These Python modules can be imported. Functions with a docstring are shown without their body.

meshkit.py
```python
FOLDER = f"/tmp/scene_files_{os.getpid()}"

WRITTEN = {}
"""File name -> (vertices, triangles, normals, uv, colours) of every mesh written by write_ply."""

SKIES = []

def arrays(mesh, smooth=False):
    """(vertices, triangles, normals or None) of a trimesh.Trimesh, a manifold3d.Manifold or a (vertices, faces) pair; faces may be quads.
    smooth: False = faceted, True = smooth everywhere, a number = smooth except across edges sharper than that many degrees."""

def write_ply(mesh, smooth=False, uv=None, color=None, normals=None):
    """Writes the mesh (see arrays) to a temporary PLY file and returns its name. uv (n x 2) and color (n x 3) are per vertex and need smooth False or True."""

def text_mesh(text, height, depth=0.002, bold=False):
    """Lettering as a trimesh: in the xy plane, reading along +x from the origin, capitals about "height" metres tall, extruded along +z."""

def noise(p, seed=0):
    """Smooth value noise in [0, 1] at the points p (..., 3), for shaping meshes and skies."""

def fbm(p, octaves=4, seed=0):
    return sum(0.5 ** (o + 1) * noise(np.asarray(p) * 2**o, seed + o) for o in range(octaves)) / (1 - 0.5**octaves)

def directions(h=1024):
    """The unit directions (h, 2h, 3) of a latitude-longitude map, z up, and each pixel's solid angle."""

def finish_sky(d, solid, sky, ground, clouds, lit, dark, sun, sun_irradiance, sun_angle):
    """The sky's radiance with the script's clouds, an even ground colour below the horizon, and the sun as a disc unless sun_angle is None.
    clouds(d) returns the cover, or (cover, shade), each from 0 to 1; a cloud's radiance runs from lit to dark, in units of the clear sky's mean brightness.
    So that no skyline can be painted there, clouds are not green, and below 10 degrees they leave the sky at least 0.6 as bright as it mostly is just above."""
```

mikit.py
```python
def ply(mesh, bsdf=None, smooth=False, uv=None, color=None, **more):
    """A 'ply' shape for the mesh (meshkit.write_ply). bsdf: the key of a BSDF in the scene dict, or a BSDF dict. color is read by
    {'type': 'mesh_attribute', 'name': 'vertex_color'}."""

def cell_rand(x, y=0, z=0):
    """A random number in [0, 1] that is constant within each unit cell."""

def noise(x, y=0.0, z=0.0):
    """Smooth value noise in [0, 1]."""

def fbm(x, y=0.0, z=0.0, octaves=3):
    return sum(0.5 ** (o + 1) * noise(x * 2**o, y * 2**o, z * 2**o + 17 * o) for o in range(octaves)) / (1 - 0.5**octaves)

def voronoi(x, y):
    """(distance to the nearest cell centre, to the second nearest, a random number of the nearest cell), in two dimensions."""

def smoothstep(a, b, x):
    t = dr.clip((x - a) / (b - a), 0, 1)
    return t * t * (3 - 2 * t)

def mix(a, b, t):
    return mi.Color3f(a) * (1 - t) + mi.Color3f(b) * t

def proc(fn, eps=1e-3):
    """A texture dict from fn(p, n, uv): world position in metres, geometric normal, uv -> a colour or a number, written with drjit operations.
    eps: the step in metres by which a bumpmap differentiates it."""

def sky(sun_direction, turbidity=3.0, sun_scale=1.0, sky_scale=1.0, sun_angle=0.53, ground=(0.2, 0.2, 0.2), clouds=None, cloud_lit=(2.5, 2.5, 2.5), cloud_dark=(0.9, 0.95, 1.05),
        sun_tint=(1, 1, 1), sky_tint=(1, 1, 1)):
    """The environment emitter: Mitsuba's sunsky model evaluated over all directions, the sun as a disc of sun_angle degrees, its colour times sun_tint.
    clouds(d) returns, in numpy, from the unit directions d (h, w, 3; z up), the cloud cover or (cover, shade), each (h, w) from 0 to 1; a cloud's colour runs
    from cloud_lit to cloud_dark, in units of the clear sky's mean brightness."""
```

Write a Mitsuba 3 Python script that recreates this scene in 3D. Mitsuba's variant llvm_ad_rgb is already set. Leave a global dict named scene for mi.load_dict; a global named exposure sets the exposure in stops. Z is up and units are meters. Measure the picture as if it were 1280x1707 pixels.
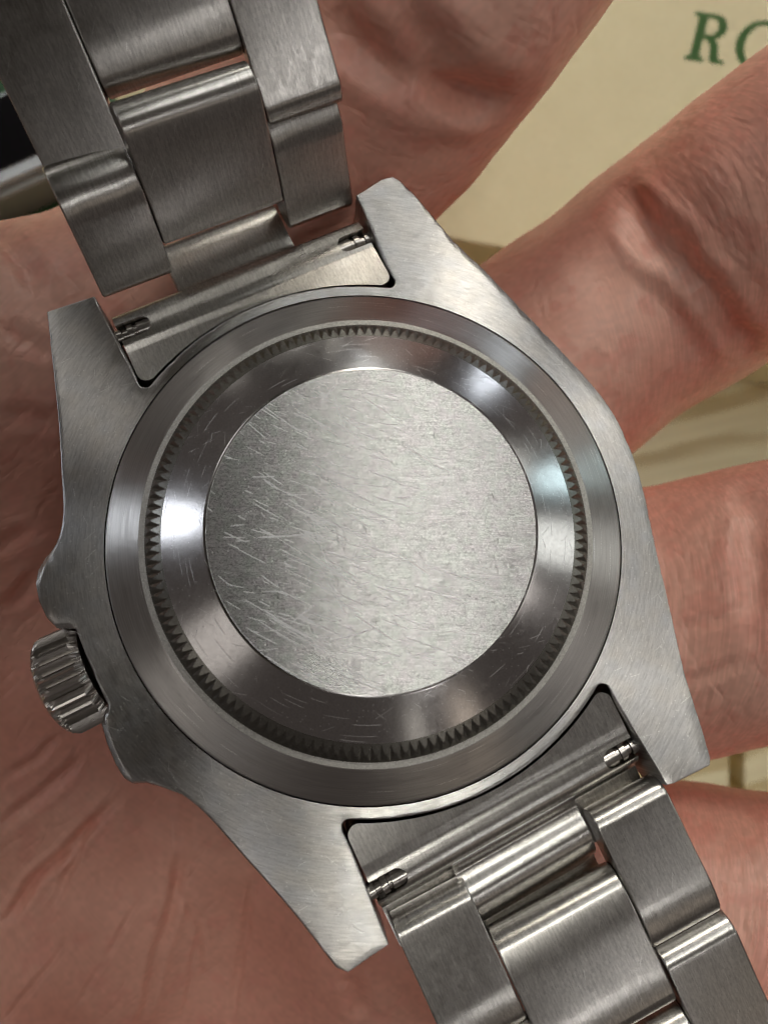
import math
import numpy as np, trimesh, mitsuba as mi, drjit as dr, mikit, meshkit
from mikit import ply, proc, noise, fbm, voronoi, cell_rand, smoothstep, mix
from manifold3d import Manifold, CrossSection, Mesh, JoinType
from scipy.spatial.transform import Rotation as Ro
from shapely.geometry import Polygon

T = mi.ScalarTransform4f
scene, labels = {}, {}
exposure = 0.1

# ------------------------------------------------------------------ camera (a phone held 5 cm above the watch, looking down)
CAM_Z = 0.160
scene['camera'] = {'type': 'thinlens', 'fov': math.degrees(2 * math.atan(640 / 1226.94)), 'fov_axis': 'x', 'aperture_radius': 0.00036, 'focus_distance': 0.0492,
                   'near_clip': 0.002, 'far_clip': 20.0, 'to_world': T().look_at(origin=[0, 0, CAM_Z], target=[0, 0, 0], up=[0, 1, 0])}

# ------------------------------------------------------------------ light: even ambient fill and unseen lamps placed to light watch and hand
scene['ambient_fill'] = {'type': 'constant', 'radiance': {'type': 'rgb', 'value': [0.058, 0.049, 0.044]}}  # even ambient fill added in place of light bounced by the room
LAMPS = [  # azimuth, elevation, distance m, angular radius deg, radiance rgb; all out of view
    (90, 36, 2.0, 6.0, (16.0, 14.6, 12.2)),
    (158, 34, 1.9, 4.5, (4.7, 5.0, 5.4)),
    (73, 46, 2.0, 5.0, (4.2, 4.2, 4.0)),
    (45, 50, 2.0, 6.0, (0.6, 0.58, 0.55)),
    (61, 57, 2.0, 4.0, (7.6, 7.5, 7.2)),
    (47, 66, 2.0, 3.4, (7.5, 7.3, 6.8)),
    (42, 73, 2.0, 3.5, (4.5, 4.4, 4.1)),
    (20, 82, 2.0, 3.6, (18.0, 17.4, 15.6)),
    (-60, 80, 2.0, 3.6, (3.6, 3.5, 3.3)),
    (-46, 56, 2.0, 3.0, (8.6, 8.3, 8.0)),
    (-46, 40, 2.2, 4.0, (0.9, 0.75, 0.6)),
    (0, 36, 2.0, 6.0, (1.7, 1.6, 1.5)),
    (200, 52, 2.0, 8.0, (0.7, 0.65, 0.6)),
    (120, 42, 2.0, 8.0, (2.3, 2.2, 2.05)),  # out of view, placed to light the left of hand and case
    (-62, 47, 2.2, 1.8, (1.8, 1.7, 1.5)),
    (56, 6, 2.4, 3.5, (3.4, 3.7, 4.0)),
    (27, 13, 2.4, 4.0, (1.9, 2.5, 2.6)),
    (12, 22, 2.4, 6.0, (1.65, 1.7, 1.6)),
    (84, 22, 2.2, 6.0, (5.6, 5.6, 5.2)),
    (36, 22, 2.4, 6.0, (1.2, 1.2, 1.1)),
    (86, 8, 2.6, 1.7, (8.0, 8.4, 8.6)),
]


def emit_lamp(key, az, el, dist, rad, rgb):
    a, e = math.radians(az), math.radians(el)
    d = np.array([math.cos(e) * math.cos(a), math.cos(e) * math.sin(a), math.sin(e)])
    c = np.array([0, 0, 0.11]) + d * dist
    r = dist * math.tan(math.radians(rad))
    z = -d
    x = np.cross(z, [0.3, 0.9, 0.1]); x /= np.linalg.norm(x)
    y = np.cross(z, x)
    t = np.linspace(0, 2 * np.pi, 49)[:-1]

    def lathe(prof, flip=False):
        V = np.concatenate([c + rr * r * (np.cos(t)[:, None] * x + np.sin(t)[:, None] * y) + zz * r * z for rr, zz in prof])
        F = []
        n = len(t)
        for k in range(len(prof) - 1):
            for i in range(n):
                j = (i + 1) % n
                q = [k * n + i, k * n + j, (k + 1) * n + j, (k + 1) * n + i]
                F += [[q[0], q[1], q[2]], [q[0], q[2], q[3]]]
        F = np.array(F)
        return V, F[:, ::-1] if flip else F
    V, F = lathe([(1.0, 0.0), (0.55, 0.02), (0.001, 0.03)])
    n = np.cross(V[F[0, 1]] - V[F[0, 0]], V[F[0, 2]] - V[F[0, 0]])
    if n @ z < 0:
        F = F[:, ::-1]
    scene[key + '__diffuser'] = ply((V, F), 'lamp_white', emitter={'type': 'area', 'radiance': {'type': 'rgb', 'value': list(rgb)}})
    V, F = lathe([(1.0, 0.0), (1.06, 0.04), (1.1, -0.05), (1.0, -0.35), (0.001, -0.36)])
    scene[key + '__housing'] = ply((V, F), 'lamp_white')
    labels[key] = {'label': 'unseen round ceiling lamp, out of view, placed to light the watch and hand' if el > 30 else 'unseen round low lamp, out of view, placed to light the watch from the side', 'category': 'lamp',
                   'group': 'unseen lamps above the watch' if el > 30 else 'unseen low lamps around the watch'}


scene['lamp_white'] = {'type': 'twosided', 'bsdf': {'type': 'diffuse', 'reflectance': {'type': 'rgb', 'value': [0.6, 0.6, 0.6]}}}
used = {}
for L in LAMPS:
    kind = 'unseen_ceiling_lamp' if L[1] > 30 else 'unseen_low_lamp'  # all unseen: high ones light from above, low ones from the side
    i = used[kind] = used.get(kind, -1) + 1
    emit_lamp(kind + (f'_{i:03d}' if i else ''), *L)

# ------------------------------------------------------------------ places
F_PX = 1226.94


def at(u, v, d):
    """The point d mm below the lens that the photograph shows at pixel u, v (world, mm)."""
    return np.array([(u - 640) / F_PX * d, -(v - 853.5) / F_PX * d, CAM_Z * 1000 - d])


R_W = Ro.from_rotvec([2.885, -0.657, 0.192]).as_matrix()   # the watch's frame: x to its right edge, y along the bracelet, z out of the case back (mm)
T_W = np.array([-0.903, 1.438, 49.31])


def world(P):
    q = np.asarray(P, float) @ R_W.T + T_W
    return np.stack([q[:, 0], -q[:, 1], CAM_Z * 1000 - q[:, 2]], 1)


G_ANG = math.radians(-26)   # direction of the brushing on the case back, in the watch's frame


def uv_brush(ang):
    c, s = math.cos(ang), math.sin(ang)
    return lambda P: np.stack([-s * P[:, 0] + c * P[:, 1], c * P[:, 0] + s * P[:, 1]], 1)


def uv_turned(P):
    """Radius and length round the axis: the direction of a surface turned on a lathe."""
    return np.stack([np.hypot(P[:, 0], P[:, 1]), np.arctan2(P[:, 1], P[:, 0]) * 20], 1)


def add(key, mesh, bsdf, angle=30, uv=None, to_world=world):
    """One entry: the mesh is in mm of its own frame; creases sharper than angle stay sharp."""
    if hasattr(mesh, 'to_mesh'):
        m = mesh.to_mesh()
        mesh = trimesh.Trimesh(m.vert_properties[:, :3], m.tri_verts, process=False)
    elif isinstance(mesh, tuple):
        V, F = np.asarray(mesh[0], float), np.asarray(mesh[1])
        if F.shape[1] == 4:
            F = np.vstack([F[:, [0, 1, 2]], F[:, [0, 2, 3]]])
        mesh = trimesh.Trimesh(V, F, process=False)
    if angle is not None:
        mesh = trimesh.graph.smooth_shade(mesh, angle=math.radians(angle), facet_minarea=None)
    P = np.array(mesh.vertices)
    F = np.array(mesh.faces)
    uvs = None if uv is None else uv(P)
    if uv is uv_turned:                                    # close the seam of the angle
        N = meshkit.arrays((P, F), True)[2]
        v = uvs[:, 1][F]
        bad = np.nonzero(v.max(1) - v.min(1) > 60)[0]
        old = F[bad].ravel()
        F[bad] = len(P) + np.arange(len(old)).reshape(-1, 3)
        e = uvs[old]; e[e[:, 1] < 0, 1] += 2 * np.pi * 20
        P, uvs, N = np.vstack([P, P[old]]), np.vstack([uvs, e]), np.vstack([N, N[old]])
        path = meshkit.write_ply((to_world(P) * 0.001, F), False, uvs, None, normals=(world(N) - world(0 * N)))
        scene[key] = {'type': 'ply', 'filename': path, 'face_normals': False, 'bsdf': {'type': 'ref', 'id': bsdf}}
        return
    V = to_world(P) * 0.001
    scene[key] = ply((V, F), bsdf, smooth=True if angle is not None else False, uv=uvs)


numbers = {}


def numbered(key):
    k = numbers.get(key, 0)
    numbers[key] = k + 1
    return key + (f'_{k:03d}' if k else '')


# ------------------------------------------------------------------ materials
def scratches(u, v, ang, L, W, dens, width, seed):
    """Fine straight scratches of length up to L mm in rows W mm apart."""
    c, s = math.cos(ang), math.sin(ang)
    a, b = u * c + v * s, -u * s + v * c
    row = dr.floor(b / W)
    x = a / L + cell_rand(row, seed) * 9.0
    col = dr.floor(x)
    fa, fb = x - col, b / W - row
    on = cell_rand(col, row, seed + 1) < dens
    cen = 0.2 + 0.6 * cell_rand(col, row, seed + 2) + (fa - 0.5) * (cell_rand(col, row, seed + 3) - 0.5) * 0.5
    half = 0.15 + 0.35 * cell_rand(col, row, seed + 4)
    d = dr.abs(fb - cen) * W
    m = (1 - smoothstep(width * 0.4, width, d)) * (1 - smoothstep(half * 0.6, half, dr.abs(fa - 0.5)))
    return dr.select(on, m * (0.4 + 0.6 * cell_rand(col, row, seed + 5)), 0.0)


def specks(u, v, size, dens, seed):
    f1, _, r = voronoi(u / size + seed * 7.3, v / size - seed * 3.1)
    return dr.select(r < dens, 1 - smoothstep(0.12, 0.3, f1), 0.0)


def metal(key, colour, rough, aniso, bump=None, bump_scale=1e-6, eps=1.2e-5):
    b = {'type': 'principled', 'base_color': proc(colour) if callable(colour) else {'type': 'rgb', 'value': list(colour)}, 'metallic': 1.0,
         'roughness': proc(rough) if callable(rough) else rough, 'anisotropic': aniso, 'specular': 0.5}
    if bump is not None:
        b = {'type': 'bumpmap', 'height': proc(bump, eps), 'scale': bump_scale, 'bsdf': b}
    scene[key] = {'type': 'twosided', 'bsdf': b}


STEEL = (0.60, 0.585, 0.57)


def disc_colour(p, n, uv):
    u, v = uv.x, uv.y
    g = noise(u * 22.0, v * 1.6) * 0.5 + noise(u * 9.0, v * 7.0, 3.0) * 0.5
    gr = cell_rand(dr.floor(u * 15), dr.floor(v * 12))
    smudge = smoothstep(0.58, 0.80, fbm(u * 0.9 + 4, v * 0.9, 1.0)) * smoothstep(1.5, -3, u)
    t = 0.88 + 0.55 * (g - 0.5) + 0.40 * (gr - 0.5) - 0.14 * smudge
    hue = noise(u * 2.2, v * 2.2, 8.0)
    return mix((0.61, 0.585, 0.60), (0.585, 0.61, 0.585), hue) * t


metal('disc_plain', disc_colour, 0.44, 0.72)
metal('disc_glint', (0.98, 0.98, 0.99), 0.60, 0.0)  # near-white colour stands in for the glint of the scratches

def case_marks(u, v):
    return dr.minimum(specks(u, v, 0.20, 0.035, 1) * 0.7 + specks(u, v, 0.31, 0.02, 5) * 0.6 + scratches(u, v, 0.9, 1.6, 0.9, 0.10, 0.03, 61) + scratches(u, v, 2.1, 1.0, 0.8, 0.10, 0.03, 67), 1.0)


def case_colour(p, n, uv):
    u, v = uv.x, uv.y
    g = noise(u * 14, v * 1.6) * 0.7 + noise(u * 12, v * 9, 4.0) * 0.3
    t = 0.92 + 0.28 * (g - 0.5) + 0.14 * (cell_rand(dr.floor(u * 15), dr.floor(v * 2.5)) - 0.5) + 0.10 * (fbm(u * 0.5, v * 0.5, 2.0) - 0.5)
    hue = noise(u * 1.1, v * 1.1, 6.0)
    return mix(mix((0.62, 0.60, 0.575), (0.60, 0.60, 0.605), hue) * t, (0.95, 0.95, 0.93), case_marks(u, v) * 0.65)


def case_bump(p, n, uv):
    u, v = uv.x, uv.y
    return 0.8 * noise(u * 14, v * 0.8) + 0.4 * noise(u * 23.0, v * 15.0, 2.0)


metal('case_metal', case_colour, lambda p, n, uv: 0.335 + 0.06 * (noise(uv.x * 3, uv.y * 3, 1.0) - 0.5) + 0.25 * case_marks(uv.x, uv.y), 0.88, case_bump, 1.0e-6)


def ring_colour(p, n, uv):
    g = noise(uv.x * 26, uv.y * 0.55) * 0.6 + noise(uv.x * 60, uv.y * 1.2, 3.0) * 0.4
    s = scratches(uv.x, uv.y, math.radians(90), 3.5, 0.28, 0.12, 0.03, 71)
    return mix(mi.Color3f(0.60, 0.585, 0.57) * (0.93 + 0.26 * (g - 0.5)), (0.95, 0.95, 0.93), s * 0.8)


metal('ring_metal', ring_colour, lambda p, n, uv: 0.27 + 0.06 * noise(uv.x * 9, uv.y * 0.8, 1.0), 0.88,
      lambda p, n, uv: noise(uv.x * 15, uv.y * 0.25) + 0.4 * noise(uv.x * 9.0, uv.y * 5.0, 2.0), 1.6e-6)


def polish_marks(u, v):
    a = scratches(u, v, math.radians(90), 3.0, 0.35, 0.16, 0.03, 81)
    b = scratches(u, v, math.radians(62), 1.6, 0.5, 0.14, 0.03, 83) + scratches(u, v, math.radians(130), 1.3, 0.5, 0.12, 0.03, 89)
    return dr.minimum(a + b + 0.8 * specks(u, v, 0.18, 0.05, 3), 1.0)


def polish_colour(p, n, uv):
    m = polish_marks(uv.x, uv.y)
    h = noise(uv.x * 14, uv.y * 14, 7.0)
    return mix(mi.Color3f(0.575, 0.56, 0.56) * (0.94 + 0.14 * (h - 0.5)), (0.95, 0.95, 0.96), m * 0.7)


metal('polished_metal', polish_colour, lambda p, n, uv: 0.165 + 0.04 * noise(uv.x * 5, uv.y * 5, 1.0) + 0.25 * polish_marks(uv.x, uv.y), 0.0,
      lambda p, n, uv: 0.6 * noise(uv.x * 8, uv.y * 8) + 0.4 * noise(uv.x * 16, uv.y * 9.0, 2.0), 0.8e-6)
metal('darkened_flute_metal', lambda p, n, uv: mi.Color3f(0.24, 0.235, 0.215) * (0.85 + 0.3 * noise(p.x * 9000, p.y * 9000, p.z * 9000)), 0.30, 0.0)  # grimy grooves; colour darkened further to deepen their shade
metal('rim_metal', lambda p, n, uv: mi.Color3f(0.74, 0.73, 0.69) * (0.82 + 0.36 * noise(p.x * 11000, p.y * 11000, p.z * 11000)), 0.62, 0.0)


def link_colour(p, n, uv):
    g = noise(uv.x * 16, uv.y * 1.1) * 0.6 + noise(uv.x * 11, uv.y * 6, 3.0) * 0.4
    s = scratches(uv.x, uv.y, math.radians(60), 1.2, 0.9, 0.10, 0.04, 91)
    return mix(mi.Color3f(0.60, 0.585, 0.56) * (0.92 + 0.34 * (g - 0.5) + 0.18 * (cell_rand(dr.floor(uv.x * 14), dr.floor(uv.y * 4)) - 0.5)), (0.95, 0.95, 0.93), s * 0.5)


metal('link_metal', link_colour, lambda p, n, uv: 0.30 + 0.06 * (noise(uv.x * 4, uv.y * 2, 1.0) - 0.5), 0.76,
      lambda p, n, uv: noise(uv.x * 13, uv.y * 0.6) + 0.3 * noise(uv.x * 19, uv.y * 9, 4.0), 1.1e-6)
metal('crown_metal', lambda p, n, uv: mi.Color3f(0.56, 0.535, 0.51) * (0.92 + 0.12 * noise(p.x * 7000, p.y * 7000, p.z * 7000)), 0.27, 0.0)
metal('bar_metal', lambda p, n, uv: mi.Color3f(0.40, 0.38, 0.36) * (0.75 + 0.5 * noise(p.x * 5000, p.y * 5000, p.z * 5000)), 0.25, 0.0)
scene['crystal_glass'] = {'type': 'twosided', 'bsdf': {'type': 'principled', 'base_color': {'type': 'rgb', 'value': [0.01, 0.01, 0.012]}, 'roughness': 0.05, 'specular': 0.5}}

# ------------------------------------------------------------------ the watch, lying on its face
W = 'wrist_watch'
labels[W] = {'label': 'scratched steel wrist watch lying face down in the hand, blank round case back showing', 'category': 'watch'}

# ---- case: outline of the back face, in mm
right = [(13.5, 22.9), (14.3, 20.6), (15.05, 17.45), (16.05, 14.45), (16.7, 12.2), (17.35, 9.9), (17.9, 7.9), (18.5, 5.8), (19.15, 3.2), (19.5, 1.2), (19.55, -0.6), (19.3, -2.9),
         (18.75, -5.3), (18.2, -7.1), (17.6, -8.9), (16.85, -11.3), (15.9, -14.4), (14.95, -17.4), (14.25, -20.2), (13.5, -22.9)]
left = [(-13.3, -22.7), (-13.75, -21.0), (-14.5, -18.3), (-15.4, -15.5), (-16.3, -12.7), (-17.0, -10.75), (-17.6, -9.65), (-18.5, -8.75), (-19.3, -8.1), (-20.1, -7.75), (-20.45, -7.2), (-20.6, -6.2),
        (-20.6, -4.8), (-20.45, -3.6), (-19.85, -2.95), (-19.6, -2.7), (-19.6, 2.5), (-19.9, 2.75), (-20.7, 3.1), (-21.05, 4.0), (-21.1, 5.2), (-20.9, 6.3), (-20.4, 7.1), (-19.7, 7.65),
        (-18.8, 8.1), (-18.0, 8.95), (-17.35, 10.3), (-16.8, 11.9), (-15.4, 16.2), (-14.3, 19.9), (-13.45, 22.6)]


def arc(cx, cy, r, a0, a1, n):
    a = np.radians(np.linspace(a0, a1, n))
    return [(cx + r * math.cos(x), cy + r * math.sin(x)) for x in a]


def dense(pts, step):
    out = []
    pts = [np.array(p, float) for p in pts]
    for a, b in zip(pts, pts[1:]):
        n = max(1, int(np.linalg.norm(b - a) / step))
        out += [a + (b - a) * k / n for k in range(n)]
    return out + [pts[-1]]


def spline(pts, step):
    from scipy.interpolate import CubicSpline
    P = np.array(pts, float)
    t = np.r_[0, np.cumsum(np.linalg.norm(np.diff(P, axis=0), axis=1))]
    s = CubicSpline(t, P)
    return [q for q in s(np.linspace(0, t[-1], int(t[-1] / step) + 2))]


RB = 18.08       # wall of the case between the lugs


def bay(sgn):
    """The bay between two lugs, from the lug tip on one side to that on the other (sgn +1: upper bracelet)."""
    rc = 0.45
    wall_x = 9.72
    # fillet between the lug's inner wall and the round wall
    cx = wall_x - rc
    cy = math.sqrt((RB + rc) ** 2 - cx ** 2)
    ang = math.degrees(math.atan2(cy, cx))
    f = arc(cx, cy, rc, 0, -(180 - ang), 7)
    half = dense([(10.0, 23.0), (wall_x, 17.5), f[0]], 0.8)[:-1] + f
    a0 = math.degrees(math.atan2(f[-1][1], f[-1][0]))
    mid = arc(0, 0, RB, a0, 180 - a0, 60)[1:-1]
    pts = [tuple(p) for p in half] + mid + [(-p[0], p[1]) for p in half[::-1]]
    return [(p[0], sgn * p[1]) for p in pts]


outline = []
outline += bay(1)[::-1]                                    # left to right along the upper bay
outline += dense([(10.0, 23.0), (12.3, 23.45), (13.15, 23.35), (13.5, 22.9)], 0.5)[1:-1]
outline += spline(right, 0.4)
outline += dense([(13.5, -22.9), (13.25, -23.25), (10.0, -23.1)], 0.5)[1:-1]
outline += bay(-1)
outline += dense([(-10.0, -23.0), (-12.8, -23.2), (-13.3, -22.7)], 0.5)[1:-1]
left_s = spline(left[:7], 0.4)[:-1] + dense(left[6:17], 0.3)[:-1] + dense(left[16:24], 0.3)[:-1] + spline(left[23:], 0.4)
outline += left_s
outline += dense([(-13.45, 22.6), (-13.3, 23.15), (-10.0, 23.0)], 0.5)[1:-1]
outline = np.array([tuple(p) for p in outline])
keep = np.r_[True, np.linalg.norm(np.diff(outline, axis=0), axis=1) > 0.02]
outline = outline[keep]
if Polygon(outline).exterior.is_ccw is False:
    outline = outline[::-1]


def inset(P, w):
    e = np.roll(P, -1, 0) - P
    n = np.stack([-e[:, 1], e[:, 0]], 1)
    n /= np.linalg.norm(n, axis=1, keepdims=True)
    m = n + np.roll(n, 1, 0)
    m /= np.maximum(np.linalg.norm(m, axis=1, keepdims=True), 1e-6)
    c = np.clip((m * n).sum(1, keepdims=True), 0.55, 1)
    return P + m / c * np.asarray(w).reshape(-1, 1)


guard = np.clip((-outline[:, 0] - 18.3) / 1.0, 0, 1) * np.clip((np.abs(outline[:, 1]) - 2.4) / 0.6, 0, 1) * (np.abs(outline[:, 1]) < 9)
for _ in range(6):
    guard = (np.roll(guard, 1) + guard + np.roll(guard, -1)) / 3
wear = meshkit.noise(np.c_[outline * 2.6, np.zeros(len(outline))], 3) * meshkit.noise(np.c_[outline * 0.9, np.ones(len(outline))], 4)
edge_w = 0.09 + 0.07 * wear
nick = np.random.default_rng(5).random(len(outline)) ** 14 * 0.09
edge_w = (edge_w + nick) * (1 - guard) + 0.10 * guard
cham = edge_w + 0.33 * guard
for _ in range(40):                                        # less chamfer where it would fold over itself
    if Polygon(inset(outline, cham)).is_valid:
        break
    cham = edge_w + (cham - edge_w) * 0.9
rings = [(outline, -6.0), (outline, -cham * 1.5), (inset(outline, cham * 0.35), -cham * 0.45), (inset(outline, cham), 0.0 * cham)]
n = len(outline)
V, F = [], []
for P, z in rings:
    V.append(np.c_[P, np.broadcast_to(z, (n,))])
for k in range(3):
    for i in range(n):
        j = (i + 1) % n
        F.append([k * n + i, k * n + j, (k + 1) * n + j]); F.append([k * n + i, (k + 1) * n + j, (k + 1) * n + i])
V = np.vstack(V)
tv, tf = trimesh.creation.triangulate_polygon(Polygon(rings[3][0]), engine='earcut')
from scipy.spatial import cKDTree
ix = cKDTree(rings[3][0]).query(tv)[1]
tf = ix[tf]
F = F + [list(f + 3 * n) for f in tf] + [list(f[::-1]) for f in tf]
F = np.array(F)
solid = Manifold(Mesh(np.array(V, np.float32), np.array(F, np.uint32)))
hole = Manifold.cylinder(9.0, 17.33, 17.33, 240).translate([0, 0, -3.0])
solid = solid - hole
solid = solid.refine_to_length(0.9)


def lug_rise(y):
    t = np.clip((np.abs(y) - 14.5) / 9.0, 0, 1)
    return 0.45 * t * t


m = solid.to_mesh()
V = np.array(m.vert_properties[:, :3], float)
w = np.clip((V[:, 2] + 6) / 6, 0, 1)
V[:, 2] += lug_rise(V[:, 1]) * w + (1 - w) * 2.6 * np.clip((np.abs(V[:, 1]) - 14) / 9, 0, 1)
add(W + '__case', (V, np.array(m.tri_verts)), 'case_metal', 28, uv_turned)


def lathe_mesh(prof, n=240, seam=True):
    """Surface of revolution about z with uv (radius along the profile, length round it)."""
    prof = np.array(prof, float)
    t = np.linspace(0, 2 * np.pi, n + 1)
    V = np.stack([prof[:, None, 0] * np.cos(t), prof[:, None, 0] * np.sin(t), np.broadcast_to(prof[:, None, 1], (len(prof), n + 1))], -1)
    s = np.r_[0, np.cumsum(np.linalg.norm(np.diff(prof, axis=0), axis=1))]
    UV = np.stack([np.broadcast_to(s[:, None], (len(prof), n + 1)), np.broadcast_to(t[None] * prof[:, 0].max(), (len(prof), n + 1))], -1)
    F = []
    for k in range(len(prof) - 1):
        a = k * (n + 1) + np.arange(n)
        F.append(np.stack([a, a + 1, a + n + 2], 1)); F.append(np.stack([a, a + n + 2, a + n + 1], 1))
    return V.reshape(-1, 3), np.vstack(F), UV.reshape(-1, 2)


def add_lathe(key, prof, bsdf, n=240, smooth=True):
    V, F, UV = lathe_mesh(prof, n)
    scene[key] = ply((world(V) * 0.001, F), bsdf, smooth=smooth, uv=UV)


# ---- case back
CB = W + '__case_back'
add_lathe(CB, [(17.27, -2.0), (17.27, -0.06), (17.22, 0.0), (17.12, 0.05), (16.4, 0.33), (15.7, 0.62), (15.02, 0.90), (14.93, 0.925)], 'ring_metal')
NT = 144
rr = np.r_[14.94, 14.86, 14.74, np.linspace(14.66, 13.40, 22), 13.34]
base = np.interp(rr, [13.34, 14.02, 14.16, 14.53, 14.66, 14.94], [1.865, 1.60, 1.52, 1.07, 1.02, 0.95])
tt = np.arange(NT * 8 + 1) / (NT * 8) * 2 * np.pi
tri = np.abs(((np.arange(NT * 8 + 1) % 8) / 8.0) * 2 - 1)
chord = np.interp(rr, [13.34, 13.48, 14.56, 14.94], [1.93, 1.81, 1.04, 0.76]) + 3.0 * np.clip(rr - 14.58, 0, 1)
zz = np.minimum(base[:, None], chord[:, None] + 0.25 * tri[None])
V = np.stack([rr[:, None] * np.cos(tt), rr[:, None] * np.sin(tt), zz], -1).reshape(-1, 3)
nn = len(tt)


def grid_faces(a, b, nn):
    F = []
    for k in range(a, b):
        i = k * nn + np.arange(nn - 1)
        F.append(np.stack([i, i + 1, i + nn + 1], 1)); F.append(np.stack([i, i + nn + 1, i + nn], 1))
    return np.vstack(F)


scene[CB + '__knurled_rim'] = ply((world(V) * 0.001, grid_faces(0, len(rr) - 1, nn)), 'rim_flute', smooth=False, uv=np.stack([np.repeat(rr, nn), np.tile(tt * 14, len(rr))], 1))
ns = np.array([[0, 0, 1.0]])


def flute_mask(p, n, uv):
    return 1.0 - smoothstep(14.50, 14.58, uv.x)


scene['rim_flute'] = {'type': 'blendbsdf', 'weight': proc(flute_mask), 'a': {'type': 'ref', 'id': 'rim_metal'}, 'b': {'type': 'ref', 'id': 'darkened_flute_metal'}}
add_lathe(CB + '__polished_ring', [(13.345, 1.863), (12.6, 2.165), (11.8, 2.49), (11.1, 2.77), (10.62, 2.955)], 'polished_metal')
# flat blank disc: its brushing, scratches and dents are relief of a few micrometres
rng = np.random.default_rng(7)
V, F, _ = lathe_mesh([(10.62, 2.955), (10.55, 2.985), (10.42, 3.0)], 400)
CD = W + '__center_disc'
scene[CD + '__bevel'] = ply((world(V) * 0.001, F), 'polished_metal', smooth=True, uv=V[:, :2])
uvf = uv_brush(G_ANG)
STEP = 0.042
N = int(2 * 10.5 / STEP)
ax_ = (np.arange(N) - (N - 1) / 2) * STEP
U, Vv = np.meshgrid(ax_, ax_, indexing='ij')          # U across the brushing, Vv along it
Hh = np.zeros((N, N))
z0 = np.zeros_like(U)
Hh += 1.1e-3 * (meshkit.noise(np.stack([U * 9, Vv * 0.6, z0], -1), 1) - 0.5) + 1.5e-3 * (meshkit.noise(np.stack([U * 17, Vv * 1.1, z0], -1), 2) - 0.5) + 2.6e-3 * (meshkit.noise(np.stack([U * 12, Vv * 12, z0], -1), 3) - 0.5)
Hh += 2.0e-3 * (meshkit.fbm(np.stack([U * 0.8, Vv * 0.8, z0], -1), 3, 5) - 0.5)
glinting = np.zeros((N, N))


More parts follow.
